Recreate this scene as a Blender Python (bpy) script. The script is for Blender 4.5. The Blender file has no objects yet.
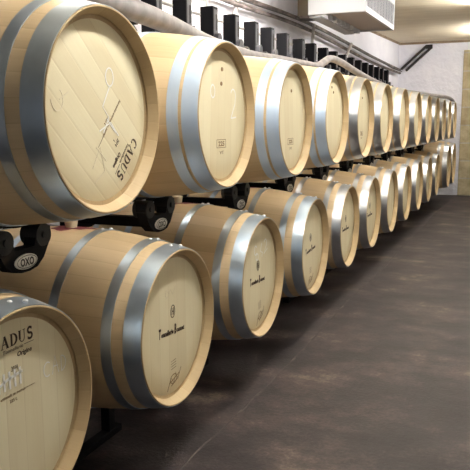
import bpy, bmesh, math, random
from mathutils import Vector, Matrix
random.seed(7)
PI = math.pi
scene = bpy.context.scene
C = scene.collection
ZF = 1.33            # height of the upper barrel axes above the floor; the floor is z = 0

# ------------------------------------------------------------------ camera, world, light, exposure
def camera():
    yaw, pitch, roll, F = .397, .1618, -.0036, 689.4
    f = Vector((-math.sin(yaw)*math.cos(pitch), math.cos(yaw)*math.cos(pitch), -math.sin(pitch)))
    r = Vector((math.cos(yaw), math.sin(yaw), 0)); u = r.cross(f)
    r2 = math.cos(roll)*r + math.sin(roll)*u; u2 = -math.sin(roll)*r + math.cos(roll)*u
    cd = bpy.data.cameras.new('camera'); co = bpy.data.objects.new('camera', cd); C.objects.link(co)
    m = Matrix((r2, u2, -f)).transposed().to_4x4(); m.translation = Vector((1.1132, 0, ZF-.027))
    co.matrix_world = m
    cd.sensor_width = 36; cd.lens = F/470*36; cd.clip_start = .02
    scene.camera = co
camera()
w = bpy.data.worlds.new('world'); scene.world = w; w.use_nodes = True
w.node_tree.nodes['Background'].inputs[0].default_value = (.75, .82, 1, 1)
w.node_tree.nodes['Background'].inputs[1].default_value = .008
scene.view_settings.view_transform = 'Standard'; scene.view_settings.look = 'None'
scene.view_settings.gamma = 1; scene.view_settings.use_curve_mapping = False
scene.view_settings.exposure = 0.0
LAMP_X = .52
LAMPS = [(2.15, 104), (4.3, 88), (6.4, 80), (8.3, 72), (11.5, 72)]    # y, watts: tube lamps under the ceiling over the aisle; each tube is an emitter
RACK_LAMPS = [(2.9, 24), (5.6, 75)]                           # the same tubes above the rack, near the white wall
LAMP_COL = (1, .965, .89)
DAY_W = 9                                                     # daylight in at the doorway behind the camera
def area(name, loc, rot, sx, sy, e, col):
    l = bpy.data.lights.new(name, 'AREA'); l.shape = 'RECTANGLE'; l.size = sx; l.size_y = sy
    l.energy = e; l.color = col
    o = bpy.data.objects.new(name, l); C.objects.link(o); o.location = loc; o.rotation_euler = rot
    return o
area('doorway_daylight', (.9, -2.9, 1.25), (PI/2, 0, 0), 1.6, 1.9, DAY_W, (.78, .88, 1))

# ------------------------------------------------------------------ materials
def mat(name, col, rough=.6, metal=0, spec=.5):
    m = bpy.data.materials.new(name); m.use_nodes = True
    b = m.node_tree.nodes['Principled BSDF']
    b.inputs['Base Color'].default_value = (*col, 1); b.inputs['Roughness'].default_value = rough
    b.inputs['Metallic'].default_value = metal; b.inputs['Specular IOR Level'].default_value = spec
    return m
class NT:
    def __init__(s, m): s.t = m.node_tree; s.b = s.t.nodes['Principled BSDF']
    def n(s, ty, **kw):
        x = s.t.nodes.new(ty)
        for k, v in kw.items(): setattr(x, k, v)
        return x
    def l(s, a, b): s.t.links.new(a, b)
    def math(s, op, a, b=None, c=None):
        x = s.n('ShaderNodeMath', operation=op)
        for i, v in enumerate((a, b, c)):
            if v is None: continue
            if isinstance(v, (int, float)): x.inputs[i].default_value = v
            else: s.l(v, x.inputs[i])
        return x.outputs[0]
    def ramp(s, fac, stops):
        x = s.n('ShaderNodeValToRGB'); e = x.color_ramp.elements
        while len(e) < len(stops): e.new(.5)
        for q, (p, c) in zip(e, stops): q.position = p; q.color = (*c, 1)
        s.l(fac, x.inputs[0]); return x.outputs[0]
    def mix(s, fac, a, b, mode='MIX'):
        x = s.n('ShaderNodeMix', data_type='RGBA', blend_type=mode)
        for i, v in ((0, fac), (6, a), (7, b)):
            if isinstance(v, (int, float)): x.inputs[i].default_value = v
            elif isinstance(v, tuple): x.inputs[i].default_value = (*v, 1)
            else: s.l(v, x.inputs[i])
        return x.outputs[2]
    def noise(s, vec, scale, detail=4, rough=.55):
        x = s.n('ShaderNodeTexNoise'); x.inputs['Scale'].default_value = scale
        x.inputs['Detail'].default_value = detail; x.inputs['Roughness'].default_value = rough
        if vec is not None: s.l(vec, x.inputs['Vector'])
        return x.outputs['Fac']
    def scalevec(s, vec, sc):
        x = s.n('ShaderNodeMapping'); x.inputs['Scale'].default_value = sc
        s.l(vec, x.inputs['Vector']); return x.outputs[0]
    def bump(s, h, strength, dist=.01):
        x = s.n('ShaderNodeBump'); x.inputs['Strength'].default_value = strength; x.inputs['Distance'].default_value = dist
        s.l(h, x.inputs['Height']); s.l(x.outputs[0], s.b.inputs['Normal'])

def oak(name, ca, cb, seam, rough=.55, seamw=.03, wnw=.3, seamf=.35):
    """planks: UV.x counts planks, UV.y runs along the grain in metres"""
    m = mat(name, ca, rough); k = NT(m)
    uv = k.n('ShaderNodeUVMap').outputs[0]
    sep = k.n('ShaderNodeSeparateXYZ'); k.l(uv, sep.inputs[0])
    info = k.n('ShaderNodeObjectInfo').outputs['Random']
    fl = k.math('FLOOR', sep.outputs[0]); fr = k.math('FRACT', sep.outputs[0])
    wn = k.n('ShaderNodeTexWhiteNoise', noise_dimensions='2D')
    cmb = k.n('ShaderNodeCombineXYZ'); k.l(fl, cmb.inputs[0]); k.l(info, cmb.inputs[1]); k.l(cmb.outputs[0], wn.inputs['Vector'])
    # grain
    cg = k.n('ShaderNodeCombineXYZ'); k.l(k.math('ADD', sep.outputs[0], k.math('MULTIPLY', info, 40)), cg.inputs[0])
    k.l(k.math('MULTIPLY', sep.outputs[1], 1.2), cg.inputs[1]); k.l(fl, cg.inputs[2])
    g = k.noise(k.scalevec(cg.outputs[0], (9, 3, 1)), 1.3, 5, .65)
    g2 = k.noise(k.scalevec(cg.outputs[0], (1.3, 3, 1)), 1.0, 2, .5)
    f = k.math('ADD', k.math('MULTIPLY', wn.outputs[0], wnw), k.math('MULTIPLY', g, .35))
    f = k.math('ADD', f, k.math('MULTIPLY', g2, .3))
    col = k.ramp(f, [(.2, ca), (.85, cb)])
    edge = k.math('MINIMUM', fr, k.math('SUBTRACT', 1.0, fr))
    sm = k.math('LESS_THAN', edge, seamw)
    col = k.mix(k.math('MULTIPLY', sm, seamf), col, seam)
    k.l(col, k.b.inputs['Base Color'])
    k.bump(k.math('ADD', k.math('MULTIPLY', g, .3), k.math('MINIMUM', k.math('MULTIPLY', edge, 12), 1.0)), .15, .002)
    return m
M = {}
M['stave'] = oak('oak_staves', (.73, .56, .34), (.50, .36, .20), (.28, .17, .08), .5, .018, .30, .22)
M['head'] = oak('oak_head', (.86, .79, .57), (.73, .63, .41), (.42, .29, .14), .5, .010, .28, .3)
M['chime'] = oak('oak_chime', (.58, .44, .25), (.44, .31, .165), (.30, .20, .10), .6, .012, .3, .25)
def galv(name, ca, cb, metal, r0, r1):
    m = mat(name, ca, .3, metal); k = NT(m)
    tc = k.n('ShaderNodeTexCoord').outputs['Object']
    a = k.noise(tc, 9, 4); b = k.noise(tc, 18, 3)
    k.l(k.ramp(a, [(.3, ca), (.7, cb)]), k.b.inputs['Base Color'])
    k.l(k.math('ADD', r0, k.math('MULTIPLY', b, r1-r0)), k.b.inputs['Roughness'])
    return m
M['hoop'] = galv('galvanised_hoop', (.42, .50, .58), (.54, .62, .70), .86, .27, .43)
M['pale_hoop'] = galv('pale_blue_galvanised_hoop', (.53, .66, .84), (.64, .76, .92), .5, .32, .55)
M['steel_hoop'] = galv('bare_steel_hoop', (.40, .41, .43), (.52, .53, .55), .95, .31, .40)
M['rivet'] = mat('bright_rivet', (.92, .93, .95), .3, .25)
M['ink'] = mat('branded_ink', (.055, .03, .015), .7)
M['faint_ink'] = mat('faint_brand', (.26, .16, .07), .7)
M['chalk'] = mat('white_chalk', (.95, .94, .90), .9)
M['faint_chalk'] = mat('thin_chalk', (.80, .72, .55), .9)
M['bung'] = mat('pale_bung', (.85, .76, .55), .5)
M['wine'] = mat('wine_stain', (.17, .035, .045), .6)
M['black'] = mat('black_steel', (.005, .005, .007), .65, 0, .12)
M['blackp'] = mat('black_roller_plastic', (.006, .006, .007), .6)
M['steel'] = mat('satin_steel_face', (.035, .035, .045), .5, .2)
M['slot'] = mat('slot_dark', (.004, .004, .005), .8)
M['badge'] = mat('badge_silver', (.80, .80, .77), .35, .35)
M['badge_ink'] = mat('badge_lettering', (.03, .03, .035), .5)
M['hose'] = None
def noisy(name, ca, cb, sc, rough, bs=0, bscale=30, bd=.01, vec='Object', detail=5, stops=(.35, .65), spec=.5):
    m = mat(name, ca, rough, 0, spec); k = NT(m); tc = k.n('ShaderNodeTexCoord').outputs[vec]
    k.l(k.ramp(k.noise(tc, sc, detail), [(stops[0], ca), (stops[1], cb)]), k.b.inputs['Base Color'])
    if bs: k.bump(k.noise(tc, bscale, 5), bs, bd)
    return m
M['hose'] = noisy('grey_hose_rubber', (.13, .12, .125), (.21, .19, .195), 14, .55)
M['pipe'] = noisy('grimy_pipe', (.03, .022, .02), (.19, .155, .15), 6, .5, stops=(.42, .64))
M['pipe2'] = noisy('grey_conduit', (.30, .28, .27), (.46, .44, .43), 9, .5)
M['cable'] = mat('black_cable', (.02, .018, .02), .5)
M['wallw'] = noisy('white_plaster', (.80, .80, .90), (.88, .88, .96), 2.2, .85, .9, 11, .03)
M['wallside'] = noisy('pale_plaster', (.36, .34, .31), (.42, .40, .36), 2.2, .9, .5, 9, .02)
def ceil():
    m = mat('ceiling_board', (.5, .42, .28), .7); k = NT(m); tc = k.n('ShaderNodeTexCoord').outputs['Object']
    g = k.noise(k.scalevec(tc, (.9, 9, 1)), 1.2, 5, .6); g2 = k.noise(k.scalevec(tc, (1, .5, 1)), .9, 2)
    c = k.ramp(k.math('ADD', k.math('MULTIPLY', g, .6), k.math('MULTIPLY', g2, .4)), [(.35, (.62, .54, .40)), (.65, (.78, .70, .55))])
    k.l(c, k.b.inputs['Base Color']); return m
M['ceil'] = ceil()
def floor_m():
    m = mat('stained_concrete', (.1, .09, .08), .6, 0, .35); k = NT(m); tc = k.n('ShaderNodeTexCoord').outputs['Object']
    a = k.noise(k.scalevec(tc, (1.0, 1.25, 1)), 1.9, 6, .62)
    b = k.noise(tc, 7, 6, .65); d = k.noise(tc, 60, 3, .7)
    f = k.math('ADD', k.math('MULTIPLY', a, .58), k.math('ADD', k.math('MULTIPLY', b, .26), k.math('MULTIPLY', d, .16)))
    c = k.ramp(f, [(.40, (.014, .0105, .0115)), (.49, (.027, .020, .022)), (.56, (.058, .043, .041)), (.63, (.15, .115, .09))])
    k.l(c, k.b.inputs['Base Color'])
    k.l(k.math('ADD', .5, k.math('MULTIPLY', b, .25)), k.b.inputs['Roughness'])
    k.bump(k.math('ADD', b, k.math('MULTIPLY', d, .6)), .35, .01)
    return m
M['floor'] = floor_m()
M['joint'] = noisy('joint_mortar', (.05, .042, .04), (.13, .11, .095), 9, .8, stops=(.5, .75))
def stone():
    m = mat('stone_blocks', (.4, .33, .2), .85); k = NT(m); tc = k.n('ShaderNodeTexCoord').outputs['Object']
    sep = k.n('ShaderNodeSeparateXYZ'); k.l(tc, sep.inputs[0])
    cb = k.n('ShaderNodeCombineXYZ'); k.l(sep.outputs[0], cb.inputs[0]); k.l(sep.outputs[2], cb.inputs[1])
    br = k.n('ShaderNodeTexBrick'); k.l(cb.outputs[0], br.inputs[0])
    br.inputs['Color1'].default_value = (.62, .54, .37, 1); br.inputs['Color2'].default_value = (.50, .42, .27, 1)
    br.inputs['Mortar'].default_value = (.55, .52, .46, 1); br.inputs['Scale'].default_value = 1
    br.inputs['Brick Width'].default_value = .52; br.inputs['Row Height'].default_value = .31; br.inputs['Mortar Size'].default_value = .012
    n = k.noise(tc, 5, 6, .65)
    k.l(k.mix(.7, br.outputs[0], k.ramp(n, [(.3, (.45, .38, .30)), (.65, (1, 1, .98))]), 'MULTIPLY'), k.b.inputs['Base Color'])
    k.bump(k.math('SUBTRACT', n, k.math('MULTIPLY', br.outputs[1], .7)), .6, .03)
    return m
M['stone'] = stone()
M['acw'] = mat('conditioner_white', (.36, .37, .40), .5)
M['acg'] = mat('conditioner_grey_panel', (.26, .26, .29), .5)
M['acd'] = mat('conditioner_dark_underside', (.30, .27, .27), .6)
M['duct'] = mat('brown_cover_box', (.15, .125, .085), .5)
M['trim'] = noisy('brown_ceiling_trim', (.20, .14, .09), (.30, .22, .14), 6, .7)
M['lampw'] = mat('lamp_body_white', (.8, .8, .8), .5)
TUBE_A = 2*PI*.014*1.2
def tube_mat(e):
    m = mat('lamp_tube', (1, 1, 1), .5); b = m.node_tree.nodes['Principled BSDF']
    b.inputs['Emission Color'].default_value = (*LAMP_COL, 1); b.inputs['Emission Strength'].default_value = e/(PI*TUBE_A); return m
M['door'] = mat('day_lit_doorway_glass', (.7, .75, .8), .3)

# ------------------------------------------------------------------ helpers
def obj(name, me, m=None, parent=None, loc=(0, 0, 0)):
    if isinstance(me, bmesh.types.BMesh):
        b = me; me = bpy.data.meshes.new(name); b.to_mesh(me); b.free()
    if m is not None and not me.materials: me.materials.append(m)
    o = bpy.data.objects.new(name, me); C.objects.link(o); o.location = loc
    if parent: o.parent = parent
    return o
def tag(o, label, cat, group=None):
    o['label'] = label; o['category'] = cat
    if group: o['group'] = group
    return o
def struct(name, me, m):
    o = obj(name, me, m); o['kind'] = 'structure'; return o
def empty(name, loc):
    o = bpy.data.objects.new(name, None); C.objects.link(o); o.location = loc; o.empty_display_size = .1; return o
def box(bm, x0, x1, y0, y1, z0, z1, bevel=0):
    r = bmesh.ops.create_cube(bm, size=1)
    for v in r['verts']:
        v.co = Vector(((x0+x1)/2+v.co.x*(x1-x0), (y0+y1)/2+v.co.y*(y1-y0), (z0+z1)/2+v.co.z*(z1-z0)))
    if bevel:
        es = list({e for v in r['verts'] for e in v.link_edges})
        bmesh.ops.bevel(bm, geom=es, offset=bevel, segments=2, affect='EDGES', profile=.6)
    return bm
def B(*a, bevel=0): return box(bmesh.new(), *a, bevel=bevel)
def smooth(bm, ang=35):
    for f in bm.faces: f.smooth = True
    for e in bm.edges:
        if len(e.link_faces) == 2 and e.calc_face_angle(0) > math.radians(ang): e.smooth = False
    return bm
def lathe_x(bm, prof, seg=64, closed=False, flip=False, cx=0, cy=0, cz=0):
    """revolve (x, r) profile about the X axis"""
    rings = []
    for x, r in prof:
        if r < 1e-6: rings.append([bm.verts.new((cx+x, cy, cz))]*seg); continue
        rings.append([bm.verts.new((cx+x, cy+r*math.sin(2*PI*i/seg), cz+r*math.cos(2*PI*i/seg))) for i in range(seg)])
    n = len(rings)
    for k in range(n if closed else n-1):
        a, b = rings[k], rings[(k+1) % n]
        for i in range(seg):
            j = (i+1) % seg
            vs = []
            for v in (a[i], a[j], b[j], b[i]):
                if v not in vs: vs.append(v)
            if len(vs) > 2:
                try: bm.faces.new(vs)
                except ValueError: pass
    bmesh.ops.recalc_face_normals(bm, faces=bm.faces)
    return bm
def cyl(bm, p, q, r, seg=16):
    p, q = Vector(p), Vector(q); d = q-p
    rr = bmesh.ops.create_cone(bm, cap_ends=True, segments=seg, radius1=r, radius2=r, depth=d.length)
    mt = Matrix.Translation((p+q)/2) @ d.to_track_quat('Z', 'Y').to_matrix().to_4x4()
    bmesh.ops.transform(bm, matrix=mt, verts=rr['verts']); return bm
def tube(pts, rad, seg=14, sub=8):
    """smooth tube through points (Catmull-Rom)"""
    P = [Vector(p) for p in pts]; Q = []; RR = []
    rl = rad if isinstance(rad, list) else [rad]*len(P)
    for i in range(len(P)-1):
        a, b, c, d = P[max(i-1, 0)], P[i], P[i+1], P[min(i+2, len(P)-1)]
        for s in range(sub):
            t = s/sub; RR.append(rl[i]*(1-t)+rl[i+1]*t)
            Q.append(.5*((2*b)+(c-a)*t+(2*a-5*b+4*c-d)*t*t+(3*b-a-3*c+d)*t**3))
    Q.append(P[-1]); RR.append(rl[-1]); bm = bmesh.new(); rings = []
    for i, q in enumerate(Q):
        d = (Q[min(i+1, len(Q)-1)]-Q[max(i-1, 0)]).normalized()
        up = Vector((0, 0, 1)) if abs(d.z) < .9 else Vector((1, 0, 0))
        s = d.cross(up).normalized(); u = s.cross(d)
        rings.append([bm.verts.new(q+RR[i]*(math.cos(2*PI*k/seg)*s+math.sin(2*PI*k/seg)*u)) for k in range(seg)])
    for a, b in zip(rings, rings[1:]):
        for k in range(seg): bm.faces.new((a[k], a[(k+1) % seg], b[(k+1) % seg], b[k]))
    bm.faces.new(rings[0]); bm.faces.new(rings[-1])
    bmesh.ops.recalc_face_normals(bm, faces=bm.faces)
    return smooth(bm, 50)
def prism_x(bm, poly, x0, x1, holes=()):
    """polygon in (y, z) extruded along X"""
    vs0 = [bm.verts.new((x0, y, z)) for y, z in poly]; vs1 = [bm.verts.new((x1, y, z)) for y, z in poly]
    n = len(poly)
    bm.faces.new(vs0); bm.faces.new(vs1)
    for i in range(n): bm.faces.new((vs0[i], vs0[(i+1) % n], vs1[(i+1) % n], vs1[i]))
    bmesh.ops.recalc_face_normals(bm, faces=bm.faces); return bm

# flat marks on a head: lists of (a, b) = (along the head to the right, up), turned by roll, put at x
def ribbon(bm, pts, w, x, roll=0, pen=False, wmin=.25):
    cr, sr = math.cos(roll), math.sin(roll)
    def T(a, b): return (x, a*cr-b*sr, a*sr+b*cr)
    L = []; n = len(pts)
    for i in range(n):
        p = Vector(pts[i]); d = (Vector(pts[min(i+1, n-1)])-Vector(pts[max(i-1, 0)]))
        if d.length < 1e-9: d = Vector((1, 0))
        d.normalize(); ww = w*(wmin+(1-wmin)*abs(d.y)) if pen else w
        s = Vector((-d.y, d.x))*ww/2
        L.append((bm.verts.new(T(*(p+s))), bm.verts.new(T(*(p-s)))))
    for (a, b), (c, d) in zip(L, L[1:]):
        bm.faces.new((a, c, d, b))
    return bm
def arc(cx, cy, rx, ry, a0, a1, n=14):
    return [(cx+rx*math.cos(math.radians(a0+(a1-a0)*i/n)), cy+ry*math.sin(math.radians(a0+(a1-a0)*i/n))) for i in range(n+1)]
def serif_word(bm, word, cx, cy, h, pitch, x, roll):
    """upright serif capitals, thick stems and thin hair lines"""
    t = .2*h; th = .05*h
    def R(p, w, pen=False): ribbon(bm, p, w, x, roll, pen)
    n = len(word)
    for i, ch in enumerate(word):
        ox = cx+(i-(n-1)/2)*pitch; W = .36*h
        def q(p): return [(ox+a*h, cy+b*h) for a, b in p]
        if ch == 'C':
            R(q(arc(.04, 0, .34, .47, 50, 312, 22)), t, True); R(q([(.27, .5), (.27, .24)]), th*1.3)
        elif ch == 'A':
            R(q([(-.36, -.48), (0, .5)]), th*1.3); R(q([(-.03, .5), (.30, -.48)]), t*1.05)
            R(q([(-.22, -.14), (.2, -.14)]), th*1.2); R(q([(-.47, -.48), (-.2, -.48)]), th); R(q([(.12, -.48), (.46, -.48)]), th)
        elif ch == 'D':
            R(q([(-.22, .48), (-.22, -.48)]), t); R(q(arc(-.14, 0, .5, .465, 90, -90, 18)), t*1.1, True)
            R(q([(-.4, .47), (-.1, .47)]), th); R(q([(-.4, -.47), (-.1, -.47)]), th)
        elif ch == 'U':
            R(q([(-.24, .48), (-.24, -.18)]+arc(.03, -.18, .27, .29, 180, 360, 12)[1:]+[(.30, .48)]), th*1.4)
            R(q([(-.24, .48), (-.24, -.25)]), t); R(q([(-.4, .47), (-.08, .47)]), th); R(q([(.15, .47), (.43, .47)]), th)
        elif ch == 'S':
            s = arc(0, .23, .23, .24, 30, 250, 14)+arc(0, -.24, .26, .24, 70, -150, 14)
            R(q(s), t*.95, False); R(q([(.22, .5), (.22, .26)]), th); R(q([(-.25, -.5), (-.25, -.26)]), th)
    return bm
def text_into(bm, body, cx, cy, h, x, roll, width=None, shear=0, bold=0):
    cu = bpy.data.curves.new('lettering', 'FONT'); cu.body = body; cu.size = h/.7; cu.align_x = 'CENTER'; cu.shear = shear
    cu.offset = bold; cu.resolution_u = 2
    o = bpy.data.objects.new('lettering', cu); C.objects.link(o)
    me = bpy.data.meshes.new_from_object(o.evaluated_get(bpy.context.evaluated_depsgraph_get()))
    bpy.data.objects.remove(o); bpy.data.curves.remove(cu)
    xs = [v.co.x for v in me.vertices]; sw = 1
    if width and xs: sw = width/(max(xs)-min(xs))
    cr, sr = math.cos(roll), math.sin(roll); base = len(bm.verts)
    nv = [bm.verts.new((x, (v.co.x*sw+cx)*cr-(v.co.y-h*.5+cy)*sr, (v.co.x*sw+cx)*sr+(v.co.y-h*.5+cy)*cr)) for v in me.vertices]
    for p in me.polygons:
        try: bm.faces.new([nv[i] for i in p.vertices])
        except ValueError: pass
    bpy.data.meshes.remove(me); return bm

# ------------------------------------------------------------------ room
XR, YB, YFAR, ZC = 2.3, -3.0, 12.9, ZF+1.365
def wall_x(y): return -1.085-.052*(YFAR-y)
bm = bmesh.new(); box(bm, -2.0, XR+.2, YB-.2, YFAR+.3, -.12, 0); struct('floor', bm, M['floor'])
bm = bmesh.new(); box(bm, -2.0, XR+.2, YB-.2, YFAR+.3, ZC, ZC+.1); struct('ceiling', bm, M['ceil'])
bm = bmesh.new()
vs = [bm.verts.new(p) for p in ((wall_x(YB), YB, 0), (wall_x(YFAR+.2), YFAR+.2, 0), (wall_x(YFAR+.2), YFAR+.2, ZC), (wall_x(YB), YB, ZC),
                                (-2.0, YB, 0), (-2.0, YFAR+.2, 0), (-2.0, YFAR+.2, ZC), (-2.0, YB, ZC))]
for f in ((0, 1, 2, 3), (4, 5, 6, 7), (0, 1, 5, 4), (3, 2, 6, 7), (0, 3, 7, 4), (1, 2, 6, 5)): bm.faces.new([vs[i] for i in f])
bmesh.ops.recalc_face_normals(bm, faces=bm.faces); struct('wall_left', bm, M['wallw'])
struct('wall_far', B(-1.3, XR+.2, YFAR, YFAR+.2, 0, ZC), M['wallw'])
struct('wall_right', B(XR, XR+.2, YB, YFAR, 0, ZC), M['wallside'])
bm = bmesh.new(); box(bm, -2.0, .0, YB-.2, YB, 0, ZC); box(bm, 1.8, XR+.2, YB-.2, YB, 0, ZC); box(bm, 0, 1.8, YB-.2, YB, 2.25, ZC)
struct('wall_back', bm, M['wallside'])
# stone block pier set on the far wall, white plaster above it
struct('wall_far_stone', B(.03, XR, YFAR-.035, YFAR, 0, ZF+1.195, bevel=.01), M['stone'])
bm = bmesh.new(); box(bm, -1.2, XR, YFAR-.03, YFAR, ZC-.035, ZC)
struct('trim_1', bm, M['trim'])
bm = bmesh.new()
a = [(wall_x(YB), YB), (wall_x(YFAR), YFAR)]
v = [bm.verts.new(p) for p in ((a[0][0], YB, ZC-.03), (a[1][0], YFAR, ZC-.03), (a[1][0]+.025, YFAR, ZC-.03), (a[0][0]+.025, YB, ZC-.03),
                               (a[0][0], YB, ZC), (a[1][0], YFAR, ZC), (a[1][0]+.025, YFAR, ZC), (a[0][0]+.025, YB, ZC))]
for f in ((0, 1, 2, 3), (4, 5, 6, 7), (2, 3, 7, 6), (0, 1, 5, 4), (0, 3, 7, 4), (1, 2, 6, 5)): bm.faces.new([v[i] for i in f])
bmesh.ops.recalc_face_normals(bm, faces=bm.faces); struct('trim_2', bm, M['trim'])
# slab joint in the floor: a slightly raised wandering mortar ridge
bm = bmesh.new(); L = []
for i in range(170):
    y = .3+i*.075; x = -.02+.012*math.sin(y*2.3)+random.uniform(-.005, .005); hw = .002+.007*random.random()**2
    L.append((bm.verts.new((x-hw, y, .0005)), bm.verts.new((x, y, .003)), bm.verts.new((x+hw, y, .0005))))
for p, q in zip(L, L[1:]):
    bm.faces.new((p[0], p[1], q[1], q[0])); bm.faces.new((p[1], p[2], q[2], q[1]))
struct('trim_3', bm, M['joint'])

# ceiling tube lamps over the aisle (outside the picture, they light the room)
LORD = ['nearest', 'second', 'third', 'fourth', 'farthest']
def tube_lamp(x, y, e, lab):
    t = empty('ceiling_lamp', (x, y, ZC)); tag(t, lab, 'lamp', 'ceiling tube lamps')
    obj('lamp_body', B(-.035, .035, -.64, .64, -.05, 0, bevel=.008), M['lampw'], t)
    for s_ in (-1, 1): obj('lamp_holder', B(-.012, .012, s_*.63-.015, s_*.63+.015, -.165, -.04), M['lampw'], t)
    obj('lamp_tube', cyl(bmesh.new(), (0, -.615, -.15), (0, .615, -.15), .014, 10), tube_mat(e), t)
for (y, e), q in zip(LAMPS, LORD): tube_lamp(LAMP_X, y, e, 'white tube lamp under the ceiling over the aisle, %s from the camera' % q)
for (y, e), q in zip(RACK_LAMPS, ('nearer', 'farther')): tube_lamp(-.95, y, e, 'white tube lamp under the ceiling above the rack, %s of two' % q)

# ------------------------------------------------------------------ barrels
HL = .47                                     # half length
def radius(x): return .345-.057*((x+HL)/HL)**2
HOOPS = {'spaced': ((-.002, -.062), (-.104, -.140), (-.312, -.346)),
         'close': ((-.002, -.062), (-.075, -.118), (-.312, -.346))}
NST = 30
def staves_mesh():
    bm = bmesh.new(); seg = 90
    prof = [(-2*HL+.0, .262)]
    xs = [-2*HL+2*HL*i/28 for i in range(29)]
    outer = [(x, radius(x)) for x in xs]
    prof = [(-2*HL+.035, .255), (-2*HL+.004, .268), (-2*HL, .274)]+[(-2*HL, .285)]+outer[1:-1]+[(-.0005, .2880), (-.0025, .2850), (-.026, .2705), (-.045, .2705), (-.052, .25)]
    lathe_x(bm, prof, seg)
    uv = bm.loops.layers.uv.new('UVMap')
    for f in bm.faces:
        cy = f.calc_center_median(); ac = math.atan2(cy.y, cy.z)
        for l in f.loops:
            a = math.atan2(l.vert.co.y, l.vert.co.z)
            if a-ac > PI: a -= 2*PI
            if a-ac < -PI: a += 2*PI
            l[uv].uv = ((a/(2*PI)+.5)*NST, l.vert.co.x)
    smooth(bm, 30); me = bpy.data.meshes.new('staves'); bm.to_mesh(me); bm.free(); me.materials.append(M['stave']); return me
def chime_mesh():
    """sawn end grain ring at the front of the staves, with the bevel inside it"""
    bm = bmesh.new(); seg = 90
    lathe_x(bm, [(-.001, .2886), (.0012, .2875), (.0012, .2838), (-.004, .2805), (-.028, .2660), (-.0285, .2685), (-.035, .2685), (-.0355, .255)], seg)
    uv = bm.loops.layers.uv.new('UVMap')
    for f in bm.faces:
        cy = f.calc_center_median(); ac = math.atan2(cy.y, cy.z)
        for l in f.loops:
            a = math.atan2(l.vert.co.y, l.vert.co.z)
            if a-ac > PI: a -= 2*PI
            if a-ac < -PI: a += 2*PI
            l[uv].uv = ((a/(2*PI)+.5)*NST, l.vert.co.x)
    smooth(bm, 30); me = bpy.data.meshes.new('chime'); bm.to_mesh(me); bm.free(); me.materials.append(M['chime']); return me
XH = -.036
def head_mesh(x, roll=0, back=False):
    bm = bmesh.new(); seg = 64; r = .262
    pl = .068
    rings = []
    prof = [(x-.018, r), (x-.002, r), (x, r-.004), (x, r*.66), (x, r*.33), (x, 0)]
    if back: prof = [(2*x-p, q) for p, q in prof]
    lathe_x(bm, prof, seg)
    uv = bm.loops.layers.uv.new('UVMap'); c, s = math.cos(roll), math.sin(roll)
    for f in bm.faces:
        for l in f.loops:
            y, z = l.vert.co.y, l.vert.co.z
            l[uv].uv = ((y*c+z*s)/pl+20.45, (-y*s+z*c))
    smooth(bm, 30); me = bpy.data.meshes.new('barrel_head'); bm.to_mesh(me); bm.free(); me.materials.append(M['head']); return me
def hoop_mesh(x0, x1, pale=False):
    t = .0022; bm = bmesh.new()
    def ro(x): return radius(x)+.0009
    prof = [(x0, ro(x0)), (x0, ro(x0)+t), ((x0+x1)/2, ro((x0+x1)/2)+t*1.1), (x1, ro(x1)+t), (x1, ro(x1)), ((x0+x1)/2, ro((x0+x1)/2))]
    lathe_x(bm, prof, 90, closed=True)
    smooth(bm, 30); me = bpy.data.meshes.new('hoop'); bm.to_mesh(me); bm.free(); me.materials.append(M[pale or 'hoop']); return me
def rivet_mesh(x0, x1, ang, i, spread=.019):
    """one of the two domed rivets on the lap of a hoop"""
    bm = bmesh.new()
    if True:
        x = (x0+x1)/2; a = ang+i*spread/.33
        r = radius(x)+.0035
        rr = bmesh.ops.create_uvsphere(bm, u_segments=12, v_segments=8, radius=.0078)
        mt = Matrix.Translation((x+i*abs(x1-x0)*.18, r*math.sin(a), r*math.cos(a))) @ Matrix.Rotation(-a, 4, 'X') @ Matrix.Diagonal((1, 1, .7, 1))
        bmesh.ops.transform(bm, matrix=mt, verts=rr['verts'])
    smooth(bm, 60); return bm
def mirror_x(me):
    m2 = me.copy()
    for v in m2.vertices: v.co.x = -2*HL-v.co.x
    m2.flip_normals(); return m2
CACHE = {}
def cached(k, fn):
    if k not in CACHE: CACHE[k] = fn()
    return CACHE[k]

def mark(name, parent, mt, build, label=None):
    bm = bmesh.new(); build(bm)
    # give the mark a hair of thickness so that it is a real layer on the wood
    r = bmesh.ops.extrude_face_region(bm, geom=bm.faces[:])
    for g in r['geom']:
        if isinstance(g, bmesh.types.BMVert): g.co.x -= .0004
    bmesh.ops.recalc_face_normals(bm, faces=bm.faces)
    o = obj(name, bm, mt, parent)
    if label: o['label'] = label
    return o
XM = XH+.0009
def cadus(head, roll, chalk=True):
    def b(bm):
        serif_word(bm, 'CADUS', .008, .203, .032, .0315, XM, roll)
        text_into(bm, 'Tonnellerie', .004, .178, .009, XM, roll, .075, .2)
        ribbon(bm, [(.046, .179), (.085, .179)], .0012, XM, roll)
        text_into(bm, 'Origine', .046, .160, .0125, XM, roll, .056, .2, .0004)
        text_into(bm, '2014', .006, .128, .013, XM, roll, .024)
        text_into(bm, '5', .012, .112, .008, XM, roll)
    mark('cooper_stamp', head, M['ink'], b, 'dark brown stamp reading CADUS with small lines under it')
    def b2(bm):
        text_into(bm, 'Fabrication artisanale en merrain', -.03, .062, .0085, XM, roll, .145, .15)
        ribbon(bm, [(.045, .0615), (.08, .0615)], .0012, XM, roll)
        text_into(bm, '225 L', -.004, .046, .009, XM, roll, .028)
    mark('stamp_line', head, M['faint_ink'], b2)
def chalk(head, strokes, roll=0, w=.004, m='chalk', name='chalk_mark'):
    mark(name, head, M[m], lambda bm: [ribbon(bm, s, w, XM+.0004, roll) for s in strokes])
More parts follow.
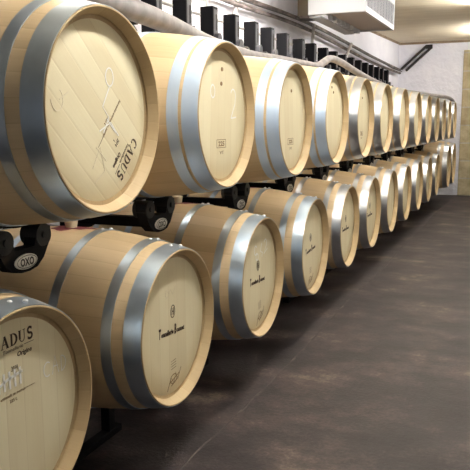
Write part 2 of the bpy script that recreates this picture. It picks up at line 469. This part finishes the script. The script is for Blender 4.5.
def bossuet(head, roll, full=True):
    def b(bm):
        ribbon(bm, arc(-.003, .055, .0165, .023, 0, 360, 28), .0035, XM, roll)
        ribbon(bm, [(-.009, .069), (-.009, .041)], .005, XM, roll); ribbon(bm, [(.004, .069), (.004, .041)], .005, XM, roll)
        ribbon(bm, [(-.009, .055), (.004, .055)], .004, XM, roll)
        text_into(bm, 'T', -.098, -.014, .034, XM, roll, .015, 0, .0022)
        text_into(bm, 'onnellerie', -.040, -.020, .018, XM, roll, .094, 0, .0012)
        text_into(bm, 'B', .022, -.014, .034, XM, roll, .016, 0, .0028)
        text_into(bm, 'ossuet', .064, -.020, .018, XM, roll, .062, 0, .0012)
    mark('cooper_stamp', head, M['ink'], b, 'small branded emblem over a cooper name')
def low_scrawl(head, roll):
    """the looping brand and short lines low on the head"""
    st = [arc(0, -.205, .026, .017, 20, 400, 24), [(-.05, -.24), (-.022, -.196), (.004, -.222), (.016, -.186), (.034, -.215), (.06, -.178)],
          [(-.035, -.215), (.045, -.195)], [(-.02, -.228), (.03, -.214)]]
    ln = [[(-.018, -.135-.010*i), (.022, -.133-.010*i)] for i in range(4)]
    mark('cooper_signature', head, M['faint_ink'], lambda bm: ([ribbon(bm, s, .0032, XM, roll) for s in st], [ribbon(bm, s, .002, XM, roll) for s in ln]))
def boxed(head, roll):
    def b(bm):
        for p in ([(-.045, -.096), (.045, -.096)], [(-.045, -.128), (.045, -.128)], [(-.045, -.096), (-.045, -.128)], [(.045, -.096), (.045, -.128)]):
            ribbon(bm, p, .0022, XM, roll)
        text_into(bm, '225', .002, -.112, .019, XM, roll, .06, 0, .0008)
        text_into(bm, 'VT', .004, -.148, .013, XM, roll, .04)
    mark('cooper_stamp', head, M['faint_ink'], b, 'faint boxed brand low on the head')
def bore(head, y, z, ring=True):
    """plugged sampling hole in the head"""
    bm = bmesh.new(); lathe_x(bm, [(XH+.003, 0), (XH+.003, .0075), (XH-.001, .009)], 20, cy=y, cz=z); smooth(bm)
    obj('sampling_plug', bm, M['faint_ink'], head)

def barrel(x, y, zc, kind, label, group, roll=0, deco=(), rivets=False, bung=True, scale=1, near=True, rivet_ang=0.0, pale=False):
    root = empty('wine_barrel', (x, y, ZF+zc-.345*scale)); root.scale = (scale,)*3
    tag(root, label, 'barrel', group)
    dz = .345
    P = (0, 0, dz)
    st = obj('staves', cached('st', staves_mesh), None, root, P); st.rotation_euler.x = roll*.0
    obj('chime', cached('ch', chime_mesh), None, root, P)
    hd = obj('barrel_head', cached(('hd', roll), lambda: head_mesh(XH, roll)), None, root, P)
    obj('barrel_head', cached('hb', lambda: mirror_x(head_mesh(XH))), None, root, P)
    for i, (a, b) in enumerate(HOOPS[kind]):
        hm = cached(('hp', kind, i, pale), lambda: hoop_mesh(a, b, pale))
        hp = obj('hoop', hm, None, root, P)
        for q in ((-1, 1) if rivets else ()): obj('rivet', cached(('rv', kind, i, q), lambda: meshify(rivet_mesh(a, b, rivet_ang, q), 'rivet', 'rivet')), None, hp)
        obj('hoop', cached(('hq', kind, i, pale), lambda: mirror_x(hm)), None, root, P)
    if bung:
        obj('bung', cached('bg', bung_mesh), None, root, P)
        if near: obj('wine_stain', cached('ws', stain_mesh), None, root, P)['label'] = 'dark red wine stain round the bung'
    for d in deco: d(hd)
    return root
def meshify(bm, name, m):
    me = bpy.data.meshes.new(name); bm.to_mesh(me); bm.free(); me.materials.append(M[m]); return me
def bung_mesh():
    bm = bmesh.new()
    r = bmesh.ops.create_cone(bm, cap_ends=True, segments=24, radius1=.021, radius2=.027, depth=.04)
    bmesh.ops.translate(bm, verts=r['verts'], vec=(-HL, 0, .345+.014)); return meshify(smooth(bm), 'bung', 'bung')
def stain_mesh():
    bm = bmesh.new(); c = None; rows = []
    rnd = random.Random(3); n = 28
    for k in range(1, 5):
        row = []
        for i in range(n):
            t = 2*PI*i/n; q = k/4*(1+.25*math.sin(3*t+1)+.15*math.sin(7*t))
            dx = .085*q*math.cos(t); dy = .05*q*math.sin(t)
            x = -HL+dx; a = dy/.345; r = radius(x)+.0008
            row.append(bm.verts.new((x, r*math.sin(a), r*math.cos(a))))
        rows.append(row)
    for a, b in zip(rows, rows[1:]):
        for i in range(n): bm.faces.new((a[i], a[(i+1) % n], b[(i+1) % n], b[i]))
    bmesh.ops.recalc_face_normals(bm, faces=bm.faces)
    return meshify(smooth(bm), 'wine_stain', 'wine')

UY = [1.726, 2.598, 3.503, 4.356, 5.207, 6.038, 6.97, 7.895, 8.782, 9.652, 10.48, 11.25, 12.12]
LY = [1.325, 2.187, 3.076, 3.976, 4.858, 5.698, 6.58, 7.445, 8.352, 9.257, 10.143, 10.98, 11.76]
ORD = ['nearest', 'second', 'third', 'fourth', 'fifth', 'sixth', 'seventh', 'eighth', 'ninth', 'tenth', 'eleventh', 'twelfth', 'thirteenth']
R1 = math.radians(-132)
tally = [[(-.055+.02*i, .125), (-.058+.02*i+.004, .078)] for i in range(5)]+[[(-.066, .094), (-.02, .106), (.035, .112)]]
cad = [arc(.135, .08, .016, .02, 50, 300, 12), [(.155, .058), (.168, .108), (.183, .056)], [(.16, .08), (.18, .078)], [(.195, .1), (.195, .055)], arc(.195, .078, .02, .022, 90, -90, 10)]
def D_u1(h):
    cadus(h, R1)
    chalk(h, [arc(.06, .10, .02, .026, 0, 360, 16), [(.06, .075), (.02, .015), (.05, -.015), (.02, -.06)], [(.04, -.02), (.085, -.06)],
              [(.0, -.055), (.06, -.03), (.10, -.07)]], 0, .0045, 'chalk')
    chalk(h, [arc(-.19, .03, .025, .03, 180, 420, 14), [(-.04, -.16), (0, -.10), (.02, -.17), (-.03, -.2)], [(-.02, -.1), (.03, -.14)],
              [(-.18, .03), (-.14, .05)]], 0, .003, 'faint_chalk')
def D_l0(h):
    cadus(h, 0)
    chalk(h, tally, 0, .0075); chalk(h, cad, 0, .0035, 'chalk')
def D_u2(h):
    boxed(h, 0); bore(h, .012, .185); bore(h, .004, .128)
    chalk(h, [arc(-.08, .095, .02, .025, 0, 360, 18), arc(.125, .085, .025, .025, 160, -20, 12)+[(.145, .05), (.1, -.01)], [(.1, -.01), (.155, -.005)]], 0, .006)
    chalk(h, [arc(.012, .18, .032, .036, 0, 360, 22)], 0, .0025, 'faint_chalk')
def D_u3(h): boxed(h, 0); bore(h, .005, .15)
def D_u4(h): bore(h, .01, .16); bore(h, -.03, .19)
def D_l1(h): bossuet(h, math.radians(-5)); low_scrawl(h, 0); bore_ch = chalk(h, [[(-.03, .125), (-.01, .14), (0, .12), (.03, .145)], arc(-.04, .13, .012, .014, 0, 300, 10)], 0, .003, 'faint_chalk')
def D_l2(h):
    bossuet(h, math.radians(-3)); low_scrawl(h, math.radians(8))
    chalk(h, [arc(-.035, .135, .018, .022, 30, 320, 14), arc(-.015, .1, .016, .016, 0, 360, 12), [(.05, .16), (.03, .12), (.06, .11), (.05, .09)],
              arc(.10, .15, .018, .02, 160, -60, 12)+[(.08, .10), (.13, .12)]], 0, .006)
def D_l3(h): bossuet(h, math.radians(4)); low_scrawl(h, 0)
def D_b(h): bossuet(h, 0)
deco_u = {0: D_u1, 1: D_u2, 2: D_u3, 3: D_u4, 4: D_u3}
deco_l = {0: D_l0, 1: D_l1, 2: D_l2, 3: D_l3, 4: D_b, 5: D_b}
UL = {0: 'nearest top-row oak barrel, its CADUS stamp turned upside down and its planks slanting',
      1: 'top-row oak barrel with a chalked 0 and 2 on its head, second from the camera',
      2: 'third top-row oak barrel, faint boxed brand, close blue-grey hoops',
      3: 'fourth top-row oak barrel, plain pale head, close blue-grey hoops',
      4: 'fifth top-row oak barrel, first of its row with bare steel hoops'}
LLb = {0: 'bottom-row oak barrel cut off by the left picture edge, stamped CADUS with a chalk tally',
       1: 'second bottom-row oak barrel, large, with emblem and brand name, beside the cut off CADUS barrel',
       2: 'third bottom-row oak barrel with chalk scrawl above its emblem',
       3: 'fourth bottom-row oak barrel with small brand and bright spot on its hoop'}
for i, y in enumerate(UY):
    lab = UL.get(i, 'top-row oak wine barrel, %s of the row counting from the camera' % ORD[i])
    if i == len(UY)-1: lab = 'last and farthest top-row oak barrel, dark hoop against the white end wall'
    barrel(0, y-(.004 if i == 0 else 0), .005 if i == 0 else -.015 if i == 2 else 0, 'spaced' if i == 0 else 'close', lab, 'oak barrels in the top row', R1 if i == 0 else random.uniform(-.1, .1),
           [deco_u[i]] if i in deco_u else (), False, True, near=i < 4, scale=1.018 if i == 0 else 1, pale='pale_hoop' if i in (1, 2, 3) else 'steel_hoop' if i > 3 else False)
for i, y in enumerate(LY):
    lab = LLb.get(i, 'bottom-row oak wine barrel, %s of the row counting from the camera' % ORD[i])
    big = i >= 11
    if i == 11: lab = 'larger steel-hooped barrel near the far end of the bottom row, last but one'
    if i == 12: lab = 'larger steel-hooped barrel at the far end of the bottom row beside the stone blocks'
    barrel(-.02 if not big else .05, y, -.77 if not big else -.695, 'spaced', lab, 'oak barrels in the bottom row', 0 if i in (0, 1) else random.uniform(-.1, .1),
           [deco_l[i]] if i in deco_l else (), i < 8, True, scale=1.1 if big else 1, near=i < 4, rivet_ang=.09, pale='steel_hoop' if i > 3 else False)

# ------------------------------------------------------------------ steel rack, one bay under each upper barrel
def bracket_plate():
    """cast cradle: two arms that hold the rollers, a window between them, a rounded foot that carries the badge"""
    bm = bmesh.new()
    outer = [(-.130, -.372), (-.128, -.350), (-.105, -.343), (-.056, -.372), (-.046, -.405), (.046, -.405), (.056, -.372), (.105, -.343), (.128, -.350), (.130, -.372),
             (.118, -.405), (.090, -.448), (.058, -.472), (.02, -.480), (-.02, -.480), (-.058, -.472), (-.090, -.448), (-.118, -.405)]
    prism_x(bm, outer, -.022, .022)
    return bm
def rack_mesh_cache():
    d = {}
    d['bracket'] = meshify(bracket_plate(), 'cradle_bracket', 'black')
    def roller(s, x):
        bm = bmesh.new(); a = .095; 
        cyl(bm, (x-.04, s*.090, -.3745), (x+.026, s*.090, -.3745), .037, 24)
        cyl(bm, (x+.026, s*.090, -.3745), (x+.032, s*.090, -.3745), .012, 12)
        return meshify(smooth(bm), 'roller', 'blackp')
    d['r-'] = roller(-1, 0); d['r+'] = roller(1, 0)
    bm = bmesh.new(); lathe_x(bm, [(.0225, 0), (.0285, 0), (.0285, .88), (.026, 1.0), (.0225, 1.0)], 32)
    for v in bm.verts: v.co.y *= .053; v.co.z = v.co.z*.024-.446
    d['badge'] = meshify(smooth(bm), 'badge', 'badge')
    bm = bmesh.new(); text_into(bm, 'OXO', 0, -.446, .024, .0292, 0, .064, 0, .0012)
    ribbon(bm, arc(0, -.446, .046, .0195, 0, 360, 30), .0022, .0292)
    d['badge_text'] = meshify(bm, 'badge_lettering', 'badge_ink')
    return d
RK = rack_mesh_cache()
XBF, XBR = -.33, -.74
XBM = -.585
def post_mesh(y, top):
    """rear upright: channel with the closed side to the camera and a steel face towards the aisle"""
    return B(-1.145, -1.040, y-.045, y+.045, -ZF, top, bevel=.006)
PO = (-.01, .425)
def cradle(y, xb, lab, grp, dz=0):
    """cast cradle bracket on its own floor upright"""
    root = empty('rack_cradle', (xb, y, dz)); tag(root, lab, 'barrel rack', grp)
    h = ZF; front = xb == XBF
    br = obj('bracket', RK['bracket'], None, root, (0, 0, h))
    obj('roller', RK['r-'], None, br); obj('roller', RK['r+'], None, br)
    if front:
        bd = obj('badge', RK['badge'], None, root, (0, 0, h)); bd['label'] = 'silver oval badge reading OXO'
        obj('badge_lettering', RK['badge_text'], None, bd)
    if front: obj('arm', cached('arm', lambda: meshify(B(XBR-XBF+.024, -.03, -.025, .025, -.462, -.420, bevel=.004), 'arm', 'black')), None, root, (0, 0, h))
    else: obj('upright', cached('upr', lambda: meshify(B(-.02, .02, -.03, .03, -ZF, -.487, bevel=.004), 'upright', 'black')), None, root, (0, 0, h))
def rack_post(y, lab):
    root = empty('rack_post', (-1.08, y, 0)); tag(root, lab, 'rack post', 'black rear posts of the rack'); p = 0; h = ZF
    P = (1.08, 0, h)
    def add(n, par, fn, mt, loc=(0, 0, 0)): return obj(n, cached(('rp', n), lambda: meshify(fn(), n, mt)), None, par, loc)
    post = add('channel', root, lambda: post_mesh(0, .81), 'black', P)
    fc = add('steel_face', root, lambda: B(-1.0395, -1.036, -.036, .036, .32, .79), 'steel', P)
    add('slot', fc, lambda: B(-1.0365, -1.0345, -.002, .020, .64, .755), 'slot')
    def ear():
        bm = bmesh.new(); poly = [(-.085, .50)]+[(-.005+.040*math.cos(math.radians(a)), .575+.046*math.sin(math.radians(a))) for a in range(170, -31, -20)]+[(.10, .50)]
        return prism_x(bm, poly[::-1], -1.034, -1.0)
    er = add('guide_ear', root, ear, 'steel', P)
    add('knob', er, lambda: smooth(cyl(cyl(bmesh.new(), (-1.0, .035, .545), (-.965, .035, .545), .022, 18), (-.965, .035, .545), (-.955, .035, .545), .015, 18)), 'blackp')
    if y < 10.2: add('cross_bar', root, lambda: B(-1.038, -.936, -.012, .012, -.402, -.386), 'black', P)
n = 0
CY = [y-.03 for y in UY[:8]]+[8.77, 9.68, 10.57]      # bays; the last barrels rest on the bigger ones below
for i, y in enumerate(CY):
    last = i == len(CY)-1; dz = -.022 if i == 2 else -.007
    cradle(y, XBF, 'black cradle with oval badge under the %s top-row barrel from the camera' % ORD[i], 'badged cradles between the rows', dz)
    cradle((LY[i]+LY[i+1])/2, XBR, 'black rear cradle, behind the badged one under the %s top-row barrel' % ORD[i], 'rear cradles between the rows', dz-.012)
for i, y in enumerate(UY[:12]):
    for p in PO:
        n += 1
        rack_post(y+p, 'black upright rack post against the white wall, %d%s of the row from the camera' % (n, {1: 'st', 2: 'nd', 3: 'rd'}.get(n if n < 20 else n-20, 'th')))
o = obj('gap_dark_beam', B(XBM-.018, XBM+.018, UY[0]-.4, 10.60, ZF-.392, ZF-.352), M['black'])  # added black strip, stands in for the shade between the two rows
tag(o, 'slim black beam added to darken the gap between the two rows of barrels, behind the bungs', 'beam')
o = obj('gap_dark_beam', B(-.935, -.895, UY[0]-.5, 10.60, ZF-.455, ZF-.315), M['black'])  # added black backing that makes the gap between the rows look deep in shade
tag(o, 'deep black beam added to blacken the gap at the back ends of the barrels, between the two rows', 'beam')
# a second stretch of rear rail: a thin grey bar behind the posts
o = obj('rack_rail', tube([(-1.15, 1.2, ZF+.755), (-1.15, 4, ZF+.755), (-1.15, 7, ZF+.755), (-1.145, 11.8, ZF+.745)], .012, 10, 4), M['pipe2'])
tag(o, 'thin grey rail running behind the black rack posts', 'rail')
# floor cradles under the bottom row
def floor_cradle(y, lab, big):
    root = empty('floor_cradle', (0, y, 0)); tag(root, lab, 'barrel cradle', 'low cradles under the bottom row')
    s = 1.1 if big else 1; zc = (-.695 if big else -.77)+ZF
    for xs in (-.44, -.76):
        R = radius(xs+.02)*s
        for sy in (-1, 1):
            yy = sy*.13; d = R+.034; zz = zc-math.sqrt(d*d-yy*yy)
            lg = obj('leg', B(xs-.02, xs+.02, yy-.022, yy+.022, .028, zz-.0, bevel=.003), M['black'], root)
            obj('roller', smooth(cyl(bmesh.new(), (xs-.024, yy, zz), (xs+.03, yy, zz), .031, 20)), M['blackp'], lg)
        obj('cross_member', B(xs-.022, xs+.022, -.2, .2, 0, .03, bevel=.003), M['black'], root)
for i, y in enumerate(LY):
    lab = 'low black cradle on the floor under the %s bottom-row barrel from the camera' % ORD[i]
    if i == 0: lab = 'low black cradle on the floor under the bottom-row CADUS barrel'
    if i == len(LY)-1: lab = 'low black cradle under the farthest bottom-row barrel'
    floor_cradle(y, lab, i >= 11)

# ------------------------------------------------------------------ hose lying on the top row
HZ = ZF
pts = [(-.20, 1.3, .40), (-.25, 1.8, .397), (-.30, 2.36, .398), (-.335, 2.65, .397), (-.41, 3.09, .390), (-.47, 3.5, .388), (-.485, 4.05, .380), (-.45, 4.5, .388),
       (-.40, 4.85, .385), (-.375, 5.15, .388), (-.385, 5.38, .435), (-.395, 5.62, .482), (-.40, 5.98, .482), (-.385, 6.5, .435), (-.38, 7.2, .392), (-.42, 8.0, .385), (-.47, 8.8, .382),
       (-.46, 9.65, .381), (-.36, 10.45, .378), (-.25, 11.25, .374), (-.12, 12.0, .366), (-.05, 12.25, .30), (-.05, 12.38, .16)]
tag(obj('hose', tube([(x, y, HZ+z) for x, y, z in pts], [.042 if p[1] < 3 else max(.029, .042-.01*(p[1]-3)) for p in pts], 16, 8), M['hose']), 'thick grey hose lying along the tops of the top-row barrels', 'hose')

# ------------------------------------------------------------------ pipes on the left wall
def wp(y, off, z): return (wall_x(y)+off, y, ZF+z)
top = [(1.0, 1.10), (4.5, 1.10), (6.2, 1.095), (7.0, 1.10), (8.0, 1.085), (9.35, 1.02), (10.7, .945), (11.8, .90), (12.6, .875)]
tag(obj('wall_pipe', tube([wp(y, .09, z) for y, z in top], .021, 12, 6), M['pipe']), 'upper grimy brown pipe running along the white left wall', 'pipe')
low = [(1.0, 1.02), (4.5, 1.02), (6.2, 1.02), (7.0, 1.03), (8.0, 1.01), (9.35, .935), (10.7, .86), (11.8, .83), (12.6, .82)]
tag(obj('wall_pipe', tube([wp(y, .09, z) for y, z in low], .020, 12, 6), M['pipe']), 'lower pipe of the pair running along the white left wall', 'pipe')
cab = [(1.0, 1.065), (4.5, 1.06), (6.2, 1.06), (7.1, 1.07), (8.0, 1.05), (9.35, .985), (10.4, .93), (11.2, .90), (11.9, .855), (12.6, .845)]
tag(obj('power_cable', tube([wp(y, .125, z) for y, z in cab], .008, 8, 6), M['cable']), 'thin black cable strapped between the two wall pipes', 'cable')
yf = YFAR-.06
for dx, lab in ((0, 'left black pipe slanting up the far wall to the ceiling'), (.085, 'right black pipe slanting up the far wall beside its twin')):
    bm = bmesh.new(); cyl(bm, (-1.03+dx, yf, ZF+.90-dx*.3), (-.60+dx, yf, ZF+1.29-dx*.3), .023, 12)
    tag(obj('slanting_pipe', smooth(bm), M['cable']), lab, 'pipe', 'black pipes on the far wall')
tag(obj('pipe_joint', smooth(cyl(bmesh.new(), (-.61, yf, ZF+1.275), (-.50, yf, ZF+1.275), .036, 12)), M['cable']), 'dark pipe elbow on the far wall just under the ceiling', 'pipe fitting')
def strut(y0, z0, y1, z1, lab, r=.016, m='pipe2', off=.06):
    tag(obj('conduit', smooth(cyl(bmesh.new(), wp(y0, off, z0), wp(y1, off, z1), r, 12)), M[m]), lab, 'conduit', 'thin grey conduits on the left wall')
strut(6.15, 1.30, 5.80, .62, 'slanting grey conduit on the left wall behind the third visible rack post', .02)
strut(7.84, 1.075, 7.70, .55, 'grey conduit dropping down the wall beside the brown box', .017, off=.158)
strut(9.34, 1.0, 8.85, .62, 'grey conduit dropping down the wall under the air conditioner', .02, off=.158)
strut(5.45, 1.34, 5.43, .62, 'thin pale vertical conduit on the left wall, nearest the camera', .008)

# ------------------------------------------------------------------ air conditioner under the ceiling
def aircon():
    X0, X1, Y0, Y1, Z0, Z1 = -.90, -.335, 6.63, 8.12, ZF+.99, ZC
    r = empty('air_conditioner', ((X0+X1)/2, (Y0+Y1)/2, Z0)); o = Vector(r.location)
    def P(n, bm, m, par=r): 
        bmesh.ops.translate(bm, verts=bm.verts, vec=-o); return obj(n, bm, M[m], par)
    bm = bmesh.new()
    # end cheeks and shell, bottom open recess between
    box(bm, X0, X1, Y0, Y0+.05, Z0, Z1, bevel=.01); box(bm, X0, X1, Y1-.05, Y1, Z0, Z1, bevel=.01)
    box(bm, X0, X1-.035, Y0+.05, Y1-.05, Z0+.09, Z1); box(bm, X1-.03, X1, Y0+.04, Y1-.04, Z0, Z0+.055)
    box(bm, X1-.03, X1, Y0+.04, Y1-.04, Z0+.27, Z1)
    b = P('casing', bm, 'acw')
    P('side_grille', grille_bm(X1-.012, Y0+.07, Y1-.07, Z0+.06, Z0+.27), 'acg')
    P('underside_panel', B(X0+.2, X1-.03, Y0+.05, Y1-.05, Z0+.012, Z0+.09), 'acd')
    # air outlet along the wall side: flap and white vanes
    bm = bmesh.new(); box(bm, X0+.0, X0+.12, Y0+.05, Y1-.02, Z0-.02, Z0-.004, bevel=.004); P('air_flap', bm, 'acw')
    for i in range(7):
        y = Y0+.22+i*.18
        bm = bmesh.new()
        vs = [(X0+.13, Z0+.06), (X0+.19, Z0+.06), (X0+.19, Z0-.03), (X0+.15, Z0-.03)]
        a = [bm.verts.new((x, y, z)) for x, z in vs]; c = [bm.verts.new((x+.02, y+.05, z)) for x, z in vs]
        bm.faces.new(a); bm.faces.new(c)
        for k in range(4): bm.faces.new((a[k], a[(k+1) % 4], c[(k+1) % 4], c[k]))
        bmesh.ops.recalc_face_normals(bm, faces=bm.faces); P('vane', bm, 'acw')
    return tag(r, 'white air conditioner hung under the ceiling above the rack posts', 'air conditioner')
def grille_bm(x, y0, y1, z0, z1):
    bm = bmesh.new(); box(bm, x-.02, x-.004, y0, y1, z0, z1)
    n = 14
    for i in range(n):
        z = z0+(i+.5)*(z1-z0)/n; box(bm, x-.004, x+.006, y0, y1, z-.003, z+.003)
    for i in range(9):
        y = y0+(i+.5)*(y1-y0)/9; box(bm, x-.004, x+.007, y-.003, y+.003, z0, z1)
    return bm
aircon()
r = empty('cover_box', (-1.21, 7.60, ZF+1.12)); tag(r, 'brown boxed cover running up the wall beside the air conditioner', 'cover box')
obj('cover', B(-.07, .07, -.10, .10, 0, ZC-ZF-1.12, bevel=.006), M['duct'], r)
obj('bracket', B(-.05, .08, -.11, .11, -.03, 0), M['pipe'], r)
